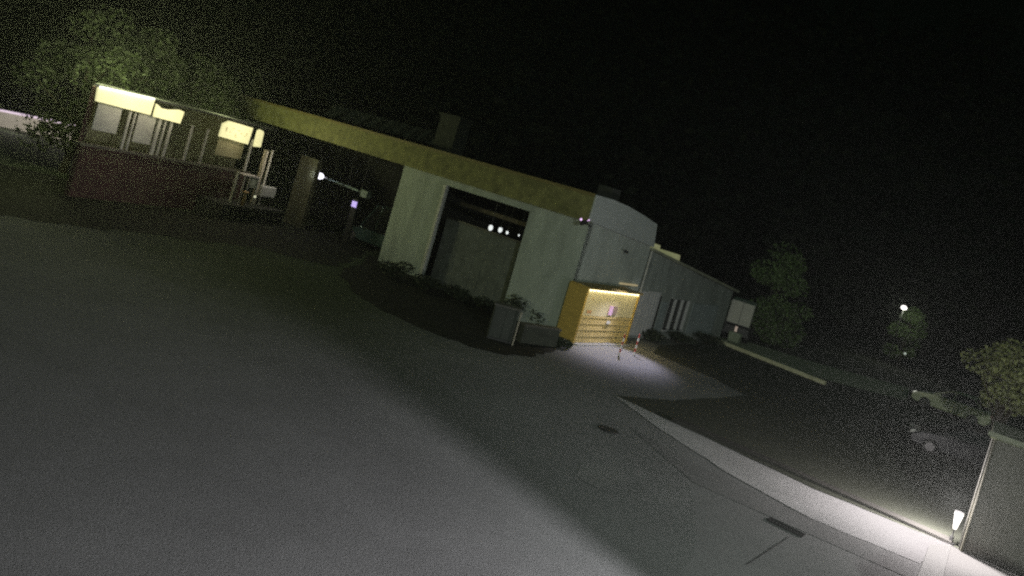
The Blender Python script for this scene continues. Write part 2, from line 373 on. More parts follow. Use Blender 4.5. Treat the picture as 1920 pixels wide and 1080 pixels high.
# chimney, vent and solar rows on the roof
FR = Frame(FA.p(0,-3,0), FA.p(1,-3,0))
s0, z0 = FR.hit(812, 268); s1, z1 = FR.hit(850, 268); _, zt = FR.hit(833, 212)
m = MB(); m.box(FR, s1, s0, -1.0, 0, HT-.1, zt-.12); ch = m.build('chimney', CHIM, wh)
m = MB(); m.box(FR, s1-.08, s0+.08, -1.08, .08, zt-.12, zt); m.build('chimney_cap', CHIM, ch)
s0, z0 = FR.hit(1118, 360); s1, z1 = FR.hit(1148, 362); _, zt = FR.hit(1120, 344)
m = MB(); m.box(FR, s1, s0, -.8, 0, HT-.1, zt); m.build('roof_vent', CHIM, wh, bevel=.05)
for i in range(9):
    px = 612+i*23; s, z = FR.hit(px+12, 214+(px-612)*.24)
    sp = thing('solar_panel', 'faint grey solar panel in the row on the roof left of the chimney', 'solar panel', tuple(FR.p(s, 0, HT-.08)), 'solar panels in a row on the flat roof') if False else None
    m = MB(); L = .86
    m.hexa([FR.p(s-L,0,HT+.2),FR.p(s+L,0,HT+.2),FR.p(s+L,.06,HT+.24),FR.p(s-L,.06,HT+.24),FR.p(s-L,-.9,HT+1.0),FR.p(s+L,-.9,HT+1.0),FR.p(s+L,-.84,HT+1.04),FR.p(s-L,-.84,HT+1.04)])
    m.build('solar_panel', SOLAR, wh)
m = MB(); sA, _ = FR.hit(612,214); sB, _ = FR.hit(820,264)
m.box(FR, sB, sA+1, -.95, -.9, HT-.1, HT+.98); m.build('panel_rack', DARK, wh)

# lit timber porch at the corner
DP = .95
FP = Frame(C0 + FS.n*DP, C0 + FS.n*DP + sd)
pc = thing('porch', 'lit yellow timber porch with slatted roller door at the corner', 'porch', tuple(FP.p(0,0,0)))
m = MB(); m.box(FP, -.18, -.06, -DP-.12+.1, .0, .05, 2.46); m.build('side_panel', TIMBER, pc)
m = MB(); m.box(FP, 4.45, 4.55, -DP+.02, .0, .05, 2.4); m.build('side_panel', TIMBER, pc)
m = MB(); m.box(FP, -.06, 4.45, -.12, -.06, 1.28, 2.36); dr = m.build('door_panel', PALED, pc)
m = MB()
for i in range(13):
    z = .08+i*.092; m.box(FP, -.06, 4.45, -.12, -.06 if i % 3 else -.045, z, z+.082)
m.build('door_slats', PALED2, pc)
m = MB(); m.box(FP, -.06, 4.45, -.15, -.12, .05, 2.36); m.build('backing', mat('backing_brown', (.16,.11,.03), .8, .2, 3), pc)
m = MB(); m.box(FP, -.2, 4.6, -DP+.02, .12, 2.47, 2.54); m.build('porch_roof', TIMBER, pc, bevel=.01)
for i in range(15): m = MB(); m.box(FP, .02+i*.305, .02+i*.305+.15, -.03, .0, 2.37, 2.41); m.build('led', BEAD, pc)
m = MB(); m.box(FP, -.06, 4.45, -.03, .0, 2.412, 2.45); m.build('light_tube', glow('tube_warm', (1,.9,.55), 3.5), pc)
m = MB(); m.box(FP, -.1, 4.5, -.5, .22, 0, .06); m.build('step', GREYP, pc)
m = MB(); m.tube(FP.p(2.45,-.05,1.02), FP.p(2.45,0,1.02), .04); m.box(FP, 2.2, 2.45, -.03, -.01, .96, 1.10); m.build('handle', WHITE, dr)
m = MB(); m.box(FP, .3, .7, -.06, -.052, 1.38, 1.52); m.build('stain', mat('rust_mark', (.38,.22,.1), .8, .2, 6), dr)
# small letter-like mark on the upper door
m = MB()
for a0, a1 in (((.45,1.95),(.62,2.12)),((.45,2.12),(.62,1.95))):
    m.prism(FP, [(a0[0],a0[1]),(a0[0]+.03,a0[1]),(a1[0]+.03,a1[1]),(a1[0],a1[1])], -.059, -.055 if a0[1] < 2 else -.052)
m.build('mark', mat('mark_brown', (.3,.22,.1), .8, .1, 6), dr)
nb = MB(); nb.box(FP, 2.15, 2.48, -.058, -.03, 1.36, 1.78); tag(nb.build('notice', mat('notice_pink', (.75,.5,.7), .6, .15, 9, emit=(.6,.35,.6), estr=.12)), 'pinkish white notice taped to the porch door, left of a dark one', 'notice')
nb = MB(); nb.box(FP, 2.56, 2.86, -.058, -.03, 1.38, 1.78); tag(nb.build('notice', mat('notice_dark', (.14,.11,.09), .6, .3, 9)), 'dark brown framed notice on the porch door, right of a pink one', 'notice')
m = MB(); m.box(FS, 4.0, 5.7, .004, .10, 2.66, 2.74); tag(m.build('light_batten', mat('batten_warm', (.6,.5,.3), .6, .05, 1, emit=(.9,.72,.4), estr=.25)), 'thin pale light batten on the wall just above the porch roof', 'lamp')

# warehouse fixtures
def seccam():
    s, z = FA.hit(1100, 414, .5)
    p = FA.p(s, .5, z); t = thing('security_camera', 'small dark camera with pink and white leds under the fascia corner', 'camera', tuple(FA.p(s, 0, z)))
    m = MB(); m.tube(p+Vector((0,0,-.05)), p+FA.n*.35+Vector((0,0,-.15)), .09, .1); m.build('housing', DARK, t)
    m = MB(); m.tube(FA.p(s,.0,z-.2), p+Vector((0,0,-.08)), .03); m.build('bracket', DARK, t)
    q = p+FA.n*.36; m = MB(); m.ball(q+Vector((-.05,0,.0)), .055); m.build('led', PINK, t)
    q = p+FA.n*.36+Vector((.28,.06,.06)); m = MB(); m.ball(q, .035); m.tube(q, p+Vector((0,0,-.02)), .012); m.build('led', PINK, t)
seccam()
for i, (px, py, r, lb) in enumerate(((920,427,.11,'first and largest small white lamp hanging in the open bay, at left'),(938,431,.10,'second small white lamp hanging in the open bay, beside the largest'),(951,436,.065,'third small white lamp from the left hanging in the open bay'),(973,441,.04,'faint smallest lamp hanging by the right jamb of the open bay'))):
    s, z = FA.hit(px, py, -.6); p = FA.p(s, -.6, z)
    t = thing('hanging_lamp', lb, 'lamp', tuple(p), 'small lamps hanging in the open bay')
    m = MB(); m.ball(p, r, 1.35); m.build('bulb', WHT, t, smooth=True)
    m = MB(); m.tube(p+Vector((0,0,r*1.2)), FA.p(s,-.6,5.14), .012, n=6); m.build('cord', DARK, t)
    m = MB(); m.tube(p+Vector((0,0,r*1.1)), p+Vector((0,0,r*1.9)), .05, .03, n=8); m.build('cap', DARK, t)
s, z = FA.hit(597, 329, -.5); p = FA.p(s-.1, -.5, z)
t = thing('wall_lamp', 'bright white lamp on the pillar of the dark carport', 'lamp', tuple(FA.p(18.1,-.3,z)))
m = MB(); m.ball(p, .27, .7); m.build('globe', glow('globe_white', (.9,.88,1), 6), t, smooth=True)
m = MB(); m.box(FA, 18.22, 18.5, -.9, -.75, z-.04, z+.02); m.build('bracket', DARK, t)
s, z = FA.hit(664, 383, -1.0)
lampdata('carport_light', 'POINT', p+FA.n*.45, 50, (.85,.95,1), .15)
s, z = FA.hit(664, 383, -1.0)
sA, zA = FA.hit(612, 334, -1.5); sB, zB = FA.hit(684, 363, -1.5)  # pale rail added in place of the faint reflections here
pr = thing('reflection_rail', 'pale patchy rail added in the carport for the streak of reflections between the white and violet lights', 'rail', tuple(FA.p(sA, -1.5, zA)))
m = MB(); m.tube(FA.p(sA,-1.5,zA), FA.p(sB,-1.5,zB), .05, .07); m.build('tube', mat('rail_sage', (.15,.2,.18), .6, .95, 1.6), pr)
for k in (.15, .55, .9):
    q = FA.p(sA,-1.5,zA).lerp(FA.p(sB,-1.5,zB), k); m = MB(); m.tube(q, Vector((q.x,q.y,5.8)), .012, n=6); m.build('hanger', DARK, pr)
m = MB(); q = FA.p(sB,-1.5,zB); m.box(FA, sB-.35, sB+.2, -1.7, -1.35, zB-.22, zB+.18); m.build('end_box', mat('rail_box', (.16,.2,.17), .6, .4, 6), pr, bevel=.02)
s, z = FA.hit(664, 383, -1.0)
t = thing('charging_post', 'dark post with glowing violet screen inside the carport', 'charging post', tuple(FA.p(s,-1.0,0)))
m = MB(); m.box(FA, s-.22, s+.22, -1.2, -1.02, 0, z+.3); m.build('post', DARK, t, bevel=.03)
m = MB(); m.box(FA, s-.2, s+.2, -1.017, -.99, z-.16, z+.17); m.build('screen', PURP, t)

# ---------------------------------------------------------------- cars
def lerp(a, b, t): return a+(b-a)*t
PAINTD = mat('paint_dark_teal', (.07,.12,.105), .25, .1, 1, metal=.3)
PAINTG = mat('paint_olive', (.55,.56,.38), .4, .1, 1)
PAINTK = mat('paint_black', (.012,.014,.016), .25, .1, 1, metal=.3)
TAIL = mat('tail_red', (.25,.02,.02), .3, .1, 1)
def car(c, ang, label, paint, lamp, group='parked cars', L=4.3, W=1.75, H=1.45):
    """front of the car at +x of its own frame"""
    t = thing('parked_car', label, 'car', (c[0], c[1], 0), group)
    X_ = Vector((math.cos(ang), math.sin(ang), 0)); Y_ = Vector((-X_.y, X_.x, 0)); O = Vector((c[0], c[1], 0))
    def P(x, y, z): return O+X_*x+Y_*y+Vector((0,0,z))
    prof = [(-L/2,.42),(-L/2-.02,.75),(-L/2+.12,.98),(-L/2+.9,1.0),(L/2-1.25,.95),(L/2-.35,.80),(L/2-.02,.62),(L/2,.36),(L/2-.2,.24),(-L/2+.2,.24)]
    m = MB(); rings = []
    for y, k in ((-W/2,.93),(-W/2+.06,1),(W/2-.06,1),(W/2,.93)):
        rings.append([m.bm.verts.new(P(x*(.985 if k<1 else 1), y, .6+(z-.6)*k)) for x, z in prof])
    n = len(prof)
    for a, b in zip(rings, rings[1:]):
        for i in range(n): m.bm.faces.new([a[i],a[(i+1)%n],b[(i+1)%n],b[i]])
    m.bm.faces.new(rings[0]); m.bm.faces.new(rings[-1][::-1])
    body = m.build('body', paint, t, bevel=.03)
    rb = [(-L/2+.45,.985),(L/2-1.15,.955)]; rt = [(-L/2+1.05,H),(L/2-2.0,H)]
    m = MB(); w0 = W/2-.07; w1 = W/2-.27
    m.hexa([P(rb[0][0],-w0,rb[0][1]),P(rb[1][0],-w0,rb[1][1]),P(rb[1][0],w0,rb[1][1]),P(rb[0][0],w0,rb[0][1]),
            P(rt[0][0],-w1,H-.05),P(rt[1][0],-w1,H-.05),P(rt[1][0],w1,H-.05),P(rt[0][0],w1,H-.05)])
    m.build('windows', GLASSD, t)
    m = MB(); m.hexa([P(rt[0][0]-.05,-w1-.01,H-.048),P(rt[1][0]+.05,-w1-.01,H-.048),P(rt[1][0]+.05,w1+.01,H-.048),P(rt[0][0]-.05,w1+.01,H-.048),
            P(rt[0][0]+.1,-w1+.06,H),P(rt[1][0]-.1,-w1+.06,H),P(rt[1][0]-.1,w1-.06,H),P(rt[0][0]+.1,w1-.06,H)])
    for sy in (-1, 1):
        for (xa, xb) in ((rb[0][0],rt[0][0]),(rb[1][0],rt[1][0]),(-.1,-.1)):
            m.tube(P(xa,sy*(w0+.0),.97), P(xb,sy*(w1+.01),H-.03), .035, n=6)
    m.build('roof', paint, t)
    for sx in (-1, 1):
        for sy in (-1, 1):
            wx = sx*(L/2-.8); m = MB(); m.tube(P(wx,sy*(W/2-.2),.31), P(wx,sy*(W/2+.01),.31), .31, n=20); wl = m.build('wheel', RUB, t)
            m = MB(); m.tube(P(wx,sy*(W/2+.011),.31), P(wx,sy*(W/2+.03),.31), .2, .17, n=14); m.build('rim', mat('alloy', (.12,.12,.12), .4, .1, 5, metal=.6) if 'alloy' not in bpy.data.materials else bpy.data.materials['alloy'], wl)
    for sy in (-1, 1):
        m = MB(); m.ball(P(L/2-.14,sy*(W/2-.28),.64), .17, .6); m.build('headlight', lamp if sy == 1 else bpy.data.materials['headlight_dim'], t, smooth=True)
        m = MB(); q = P(-L/2+.02,sy*(W/2-.22),.8); m.ball(q, .11, .9); m.build('tail_light', TAIL, t, smooth=True)
        m = MB(); m.ball(P(L/2-1.5,sy*(W/2+.08),1.0), .1, .7, 8); m.build('mirror', paint, t)
    return t
HDIM = mat('headlight_dim', (.4,.4,.38), .3, .1, 3)
HGLINT = mat('headlight_glint', (.7,.7,.62), .3, .05, 3, emit=(.8,.8,.68), estr=.55)  # emission stands in for light caught in the reflector
HMID = mat('headlight_mid', (.6,.6,.55), .3, .1, 3, emit=(.5,.52,.48), estr=.12)  # weaker emission, again in place of a reflection
def ang_of(a, b): d = b-a; return math.atan2(d.y, d.x)
cA, cB = at(1728, 762), at(1835, 803)
car((cA+cB)/2 + Vector((.3,.4,0)), ang_of(cB, cA), 'olive car with one bright headlight parked behind the lit garden shed', PAINTG, HGLINT, L=4.1)
cA, cB = at(1738, 850), at(1835, 885)
car((cA+cB)/2 + Vector((.5,.6,0)), ang_of(cB, cA), 'black car barely visible on the dark lawn before the shed', PAINTK, HMID, L=3.9)
s = 15.2; pcar = FA.p(s, -3.3, 0)
car(pcar, math.atan2(FA.d.y, FA.d.x), 'tall dark teal car parked in the carport behind the violet screen', PAINTD, HMID, L=4.6, W=1.9, H=2.5)

# ---------------------------------------------------------------- box truck
tb = at(1374, 640)
FTk = Frame((tb.x, tb.y), (tb.x+.95, tb.y-.31))
trk = thing('box_truck', 'small pale box truck parked at the end of the grey extension', 'truck', (tb.x, tb.y, 0))
m = MB(); m.box(FTk, -.75, .7, -3.2, 0, 1.1, 2.55); cargo = m.build('cargo_box', mat('truck_box', (.45,.44,.38), .6, .1, 2), trk, bevel=.03)
m = MB(); m.box(FTk, -.015, .015, .0, .012, 1.1, 2.7); m.box(FTk, -.8, .8, .0, .02, 1.05, 1.12); m.build('door_seam', DARK, cargo)
m = MB(); m.box(FTk, -.75, .75, -5.4, -.05, .55, .95); m.build('chassis', DARK, trk)
m = MB(); m.prism(Frame(FTk.p(-.85,0,0), FTk.p(-.85,-1,0)), [(3.5,.5),(5.4,.5),(5.45,1.2),(5.0,2.05),(3.5,2.1)], -1.7, 0); m.build('cab', mat('cab_pale', (.4,.42,.3), .5, .1, 2), trk, bevel=.05)
m = MB(); m.box(FTk, -.8, .8, .03, .1, .45, .6); m.build('bumper', DARK, trk)
m = MB(); m.box(FTk, -.1, .05, .03, .09, .65, .98); m.build('number_plate_lamp', mat('plate_glow', (.6,.5,.42), .5, .05, 2, emit=(.8,.6,.5), estr=.25), trk)
for sx in (-.72, .72):
    for o in (-.9, -4.5):
        a = FTk.p(sx-.12, o, .4); b = FTk.p(sx+.12, o, .4); m = MB(); m.tube(a, b, .4, n=18); m.build('wheel', RUB, trk)
m = MB(); m.box(Frame(tuple(FTk.p(-2.1,-1.5,0).xy), tuple(FTk.p(-1.1,-1.5,0).xy)), -.1, 1.0, -.7, 0, 1.35, 2.2)
m.box(Frame(tuple(FTk.p(-2.1,-1.5,0).xy), tuple(FTk.p(-1.1,-1.5,0).xy)), .3, .5, -.4, -.3, 0, 1.35)
tag(m.build('sign_board', mat('board_olive', (.42,.46,.27), .7, .1, 2), bevel=.02), 'pale olive board on a post left of the box truck', 'sign')

# ---------------------------------------------------------------- left pavilion with the lit signs
A0, B0 = at(190, 375), at(440, 402)
FL = Frame(A0, B0)
pv = thing('pavilion', 'red brown shop building at left with lit boards under its roof', 'building', (A0.x, A0.y, 0))
m = MB(); m.box(FL, -1.6, 8.2, -.3, 0, 0, 2.3); m.build('lower_wall', BRICKR, pv)
m = MB(); m.box(FL, -1.75, 8.3, -.4, .1, 2.3, 2.42); m.build('sill', mat('sill_dark', (.10,.09,.07), .8, .2, 3), pv)
m = MB(); m.box(FL, -.4, 8.9, -1.9, -1.75, 0, 4.9); m.build('inner_wall', mat('inner_olive', (.13,.13,.07), .9, .2, 2), pv)
m = MB(); m.slab([FL.p(-1.7,-.08,0),FL.p(9.6,-.08,0),FL.p(12.6,-4.5,0),FL.p(2.0,-4.5,0)], 4.93, 5.03); m.build('roof', ROOF, pv)
m = MB(); m.slab([FL.p(-1.6,-.31,0),FL.p(-1.45,-.31,0),FL.p(1.9,-4.4,0),FL.p(1.75,-4.4,0)], 0, 4.9); m.build('end_wall', BRICKR, pv)
for (s0,s1,z0,z1,M,nm) in ((-1.3,-.1,3.05,4.24,OFFWH,'white_panel'),(1.75-.95,1.75-.0,2.85,4.2,OFFWH,'white_panel'),(5.68,7.5,3.0,3.9,mat('olive_panel', (.30,.28,.16), .8, .1, 2),'olive_panel')):
    m = MB(); m.box(FL, s0, s1, -.12, -.06, z0, z1); m.build(nm, M, pv, bevel=.01)
for s, wd in ((.35,.045),(.62,.03),(1.98,.08),(2.3,.035),(2.66,.05),(3.9,.05),(4.9,.04),(8.0,.05)):
    m = MB(); m.box(FL, s-wd, s+wd, -.14, -.04, 2.42, 4.2); m.build('post', OFFWH, pv)
def board(name, pts, label, n=1, o=(.0,.12), parent=None):
    poly = [FL.hit(x, y, .12) for x, y in pts]
    m = MB(); m.prism(FL, poly, *o); ob = m.build(name, SIGN, parent)
    if label: tag(ob, label, 'sign', 'lit boards along the pavilion roof')
    return ob
board('lit_board', [(185,164),(291,187),(282,216),(181,190)], 'longest lit cream board, leftmost on the pavilion roof edge')
board('lit_board', [(295,195),(303,203),(316,206),(337,206),(346,210),(338,232),(289,219)], 'lit cream board with a curved dipping top edge')
b3 = board('lit_board', [(431,227),(475,240),(465,271),(412,256),(419,232)], 'lit cream board with faint grey lettering above the olive panel')
board('lit_board', [(484,246),(488,243),(494,246),(495,250),(489,276),(477,275)], 'small upright lit box right of the lettered board')
# faint, unreadable lettering on the third board
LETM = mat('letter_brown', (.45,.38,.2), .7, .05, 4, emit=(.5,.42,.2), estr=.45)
for (px, py, dx, dy) in ((425,238,2,8),(431,246,1.5,1.5),(436,240,5,1.2),(441,251,2,4),(446,244,5,1.2),(452,249,2,3),(457,254,4,1.0),(462,250,1.5,4),(440,256,3,1.2)):
    poly = [FL.hit(x, y, .123) for x, y in ((px,py),(px+dx,py+dx*.25),(px+dx-dy*.27,py+dy+dx*.25),(px-dy*.27,py+dy))]
    m = MB(); m.prism(FL, poly, .122, .13); m.build('letter_stroke', LETM, b3)
# light strip that washes the long board from above
m = MB(); poly = [FL.hit(x, y, .2) for x, y in ((188,161),(290,184),(289,187),(187,164))]; m.prism(FL, poly, .16, .24)
ls = m.build('light_strip', STRIP); tag(ls, 'glaring white light strip along the top of the longest board', 'lamp')
s, z = FL.hit(240, 180, .3)
for px, py, e in ((215,158,620),(262,168,620),(318,196,260),(450,224,170)):
    s, z = FL.hit(px, py, .35); lampdata('strip_glow', 'POINT', FL.p(s, -.9, 5.5), e, (.88,.95,.46), .25)
for s in (.0, 2.2, 6.6): lampdata('board_glow', 'POINT', FL.p(s, .75, 4.6), 45, (1,.88,.62), .2)

# things around the pavilion: poles, bench, white box
def pole(a, b, r, label, M, grp=None, foot=True):
    a = Vector(a); b = Vector(b); t = thing('slim_pole', label, 'pole', tuple(a), grp)
    m = MB(); m.tube(a, b, r, n=10); m.build('shaft', M, t)
    m = MB(); m.tube(a, a+Vector((0,0,.05)), r*2.4, n=12); m.build('foot', DARK, t)
    m = MB(); m.tube(b, b+Vector((0,0,.04)), r*1.3, r*.6, n=10); m.build('cap', M, t)
def gp(px, py, d):
    """ground point straight below that place of the photograph, d metres away"""
    r = ray(px, py); p = CAM + r*(d/r.y); return p
WP = mat('pole_cream', (.62,.6,.5), .6, .1, 3)
ZT = .82
tr_ = thing('terrace', 'low dark stone terrace carrying the pale table and poles', 'terrace', tuple(FL.p(6.5,1,0)))
m = MB(); m.box(FL, 5.2, 9.6, .12, 1.9, 0, ZT-.06); m.build('base', mat('terrace_stone', (.02,.02,.017), .9, .3, 2, .4), tr_)
m = MB(); m.box(FL, 5.15, 9.65, .11, 1.95, ZT-.06, ZT); m.build('paving', mat('terrace_paving', (.03,.03,.026), .9, .3, 2, .4), tr_, bevel=.01)
def fp(px, py, o): s, z = FL.hit(px, py, o); return FL.p(s, o, z)
g = fp(447, 322, 1.5); pole((g.x,g.y,ZT), g, .06, 'short white pole in front of the dark red wall', WP)
g = fp(511, 283, 1.0); pole((g.x,g.y,ZT), g, .06, 'thin pale pole right of the thick one by the pavilion', WP)
g = fp(500, 282, 1.0); pole((g.x,g.y,ZT), g, .12, 'thick cream pole between the pavilion and white cabinet', mat('pole_tan', (.40,.36,.26), .7, .1, 3))
wb = thing('white_cabinet', 'small white cabinet at the foot of the cream poles', 'cabinet', tuple(fp(504,372,1.2)))
s0, z1 = FL.hit(493, 349, 1.2); s1, z0 = FL.hit(514, 372, 1.2); z0 = max(z0, ZT+.1)
m = MB(); m.box(FL, s0, s1, .8, 1.2, z0, z1); m.build('box', WHITE, wb, bevel=.02)
m = MB(); m.box(FL, s0+.05, s1-.05, 1.2, 1.215, z0+.05, z1-.05); m.build('door', OFFWH, wb)
m = MB(); m.box(FL, s0+.05, s0+.12, .85, 1.1, ZT, z0-.002); m.build('stand', DARK, wb); m = MB(); m.box(FL, s1-.12, s1-.05, .85, 1.1, ZT, z0-.002); m.build('stand', DARK, wb)
tf = thing('pale_table', 'pale square table with a panel side left of the cabinet', 'table', tuple(fp(470,360,1.2)))
s0, z1 = FL.hit(461, 328, 1.4); s1, _ = FL.hit(487, 336, 1.4)
m = MB(); m.box(FL, s0, s1, .7, 1.4, z1-.06, z1); m.build('top', mat('table_lilac', (.6,.56,.54), .6, .1, 3), tf)
for s in (s0+.03, s1-.03):
    for o in (.74, 1.36): m = MB(); m.box(FL, s-.03, s+.03, o-.03, o+.03, ZT, z1-.062); m.build('leg', OFFWH, tf)
m = MB(); m.box(FL, (s0+s1)/2, s1-.07, 1.3, 1.34, z1-.62, z1-.064); m.build('side_panel', mat('panel_sage', (.30,.33,.25), .7, .1, 3), tf)
c = fp(461, 361, 1.6); c.z = max(c.z, ZT+.25); m = MB(); m.ball(c, .17, .5); m.tube(c-Vector((0,0,.05)), (c.x,c.y,ZT), .05, .12)
tag(m.build('orange_stool', mat('stool_orange', (.5,.32,.14), .7, .2, 4), smooth=True), 'low orange stool beneath the pale table', 'stool')
c = fp(478, 369, 1.75); c.z = max(c.z, ZT+.1)
gb = thing('globe_light', 'tiny cream globe light on the terrace by the table', 'lamp', (c.x,c.y,ZT))
m = MB(); m.ball(c, .07); m.build('globe', glow('globe_cream', (.8,.8,.55), .7), gb, smooth=True)
m = MB(); m.tube((c.x,c.y,ZT), c-Vector((0,0,.06)), .02); m.build('stem', DARK, gb)
lampdata('board_glow', 'POINT', FL.p(8.6, 1.9, 3.4), 55, (1,.92,.8), .2)

# far left white wall along the road
wl0, wl1 = at(-70, 222), at(153, 270)
FW = Frame(wl0, wl1); Lw = (wl1-wl0).length
lw = thing('boundary_wall', 'long low white wall with lilac lit top far at left', 'wall', tuple(wl0))
zt0 = FW.hit(0, 207)[1]; zt1 = FW.hit(159, 241)[1]
m = MB(); m.prism(FW, [(0,0),(Lw,0),(Lw,zt1),(0,zt0-.1)], -.3, 0); m.build('wall_face', mat('wall_white', (.50,.47,.42), .9, .1, 1, .2), lw)
m = MB(); m.prism(FW, [(0,zt0-.1),(Lw,zt1),(Lw,zt1+.16),(0,zt0)], -.34, .06); m.build('coping', glow('coping_lilac_glow', (.72,.55,.72), .75, (.6,.55,.6)), lw)  # coping emits; its lit look is put into the material
lampdata('wall_wash', 'POINT', FW.p(Lw-1.0, 1.3, zt1+.1), 130, (1,.92,.8), .2)
lampdata('wall_wash', 'POINT', FW.p(Lw-4.5, 1.3, zt1+.1), 80, (1,.92,.85), .2)

# ---------------------------------------------------------------- foreground right: lamp, shed
lp = at(1781, 1020)
gl = thing('garden_lamp', 'glowing white inverted cone lamp on a short stem by the wall', 'lamp', (lp.x, lp.y, 0))
m = MB(); m.tube((lp.x,lp.y,0), (lp.x,lp.y,.05), .1, n=16); m.tube((lp.x,lp.y,.05), (lp.x,lp.y,.22), .05, n=12); m.build('base', DARK, gl)
m = MB(); m.tube((lp.x,lp.y,.22), (lp.x,lp.y,.42), .018, n=8); m.build('stem', DARK, gl)
m = MB(); m.tube((lp.x,lp.y,.42), (lp.x,lp.y,.86), .045, .115, n=20); m.build('shade', COOLB, gl, smooth=False)
m = MB(); m.tube((lp.x,lp.y,.865), (lp.x,lp.y,.89), .125, .11, n=20); m.build('lid', DARK, gl)
lampdata('lamp_light', 'POINT', (lp.x-.22, lp.y-.05, 1.15), 1350, (1,.93,.93), .1)
# shed
w1 = at(1796, 1031); w2 = at(1872, 1064)
FH = Frame(w1, w2)
sh = thing('garden_shed', 'dark brown flat roofed shed at the right edge by the lamp', 'shed', tuple(w1))
m = MB(); m.box(FH, 0, 6, -2.6, 0, 0, 3.05); m.build('walls', mat('shed_render', (.075,.072,.06), .9, .25, 1.0, .4), sh)
m = MB(); m.box(FH, -.05, 6.1, -2.7, .08, 3.05, 3.2); m.build('roof', mat('shed_roof_moss', (.13,.14,.09), .9, .3, 1.2, .4), sh)
m = MB(); m.tube(FH.p(.08,.06,0), FH.p(.08,.06,3.05), .04); m.build('downpipe', mat('pipe_brown', (.035,.033,.02), .9, .1, 3), sh)
m = MB(); m.box(FH, -.12, 6.2, .083, .16, 3.1, 3.22); m.build('gutter', mat('gutter_pale', (.15,.16,.11), .7, .1, 3), sh)

# striped marker poles
def striped(px, py, label):
    p = at(px, py); t = thing('striped_pole', label, 'pole', (p.x, p.y, 0), 'striped marker poles')
    for i in range(6):
        m = MB(); m.tube((p.x,p.y,.02+i*.16), (p.x,p.y,.18+i*.16), .036, n=12); m.build('stripe', POLE_W if i % 2 == 0 else POLE_R, t)
    m = MB(); m.tube((p.x,p.y,0), (p.x,p.y,.02), .07, n=12); m.build('base', DARK, t)
striped(1160, 668, 'left red and white striped pole before the porch')
striped(1188, 667, 'right red and white striped pole before the porch')

# utility cabinets left of the porch
c = at(936, 640); Fc = Frame((c.x-.5,c.y-.05), (c.x+.5,c.y+.05))
uc = thing('utility_cabinet', 'grey green cabinet standing in the dark planting bed', 'cabinet', (c.x,c.y,0))
m = MB(); m.box(Fc, .0, .95, -.45, 0, .08, 1.3); m.build('body', GREYP if False else mat('cab_sage', (.032,.038,.031), .8, .15, 3), uc, bevel=.02)
m = MB(); m.box(Fc, .05, .46, 0, .02, .14, 1.2); m.build('door', mat('cab_sage_door', (.037,.043,.036), .8, .15, 3), uc)
m = MB(); m.box(Fc, .49, .9, 0, .02, .14, 1.2); m.build('door', bpy.data.materials['cab_sage_door'], uc)
m = MB(); m.box(Fc, -.05, 1.0, -.5, .05, 1.3, 1.37); m.build('lid', mat('cab_lid', (.07,.07,.06), .8, .15, 3), uc)
m = MB(); m.box(Fc, .0, .95, -.45, 0, 0, .078); m.build('plinth', DARK, uc)
c = at(960, 648); m = MB(); m.tube((c.x,c.y,0), (c.x,c.y,1.25), .035); m.tube((c.x,c.y,1.25), (c.x,c.y,1.3), .05)
tag(m.build('thin_post', mat('post_grey', (.28,.26,.2), .8, .1, 3)), 'thin grey post just right of the utility cabinet', 'post')
a, b_ = at(975, 643), at(1042, 652); Fg = Frame(a, b_)
pw = thing('planter_wall', 'low greenish planter wall between cabinet and porch', 'planter', tuple(a))
m = MB(); m.box(Fg, 0, (b_-a).length, -.3, 0, 0, .7); m.build('wall_face', mat('planter_dim', (.03,.035,.025), .9, .3, 3, .5), pw)
m = MB(); m.box(Fg, -.03, (b_-a).length+.03, -.34, .04, .7, .77); m.build('coping', mat('planter_cop', (.06,.06,.05), .9, .2, 3), pw)
# thin post by the tree
c = at(1449, 643); m = MB(); m.tube((c.x,c.y,0), (c.x,c.y,.85), .05); m.ball((c.x,c.y,.88), .06)
tag(m.build('thin_post', mat('post_pale', (.4,.42,.3), .8, .1, 3)), 'thin pale post standing before the round dark tree', 'post')
c = at(1372, 641); Fx = Frame((c.x,c.y), (c.x+.8,c.y-.5))
sb = thing('grit_bin', 'small sage bin in front of the box truck', 'bin', (c.x,c.y,0))
m = MB(); m.prism(Fx, [(-.3,0),(.35,0),(.4,.5),(-.35,.5)], -.5, 0); m.build('tub', mat('bin_sage', (.25,.29,.2), .7, .1, 3), sb, bevel=.02)
m = MB(); m.prism(Fx, [(-.38,.5),(.43,.5),(.36,.62),(-.3,.62)], -.54, .04); m.build('lid', mat('bin_lid', (.28,.33,.24), .7, .1, 3), sb, bevel=.02)

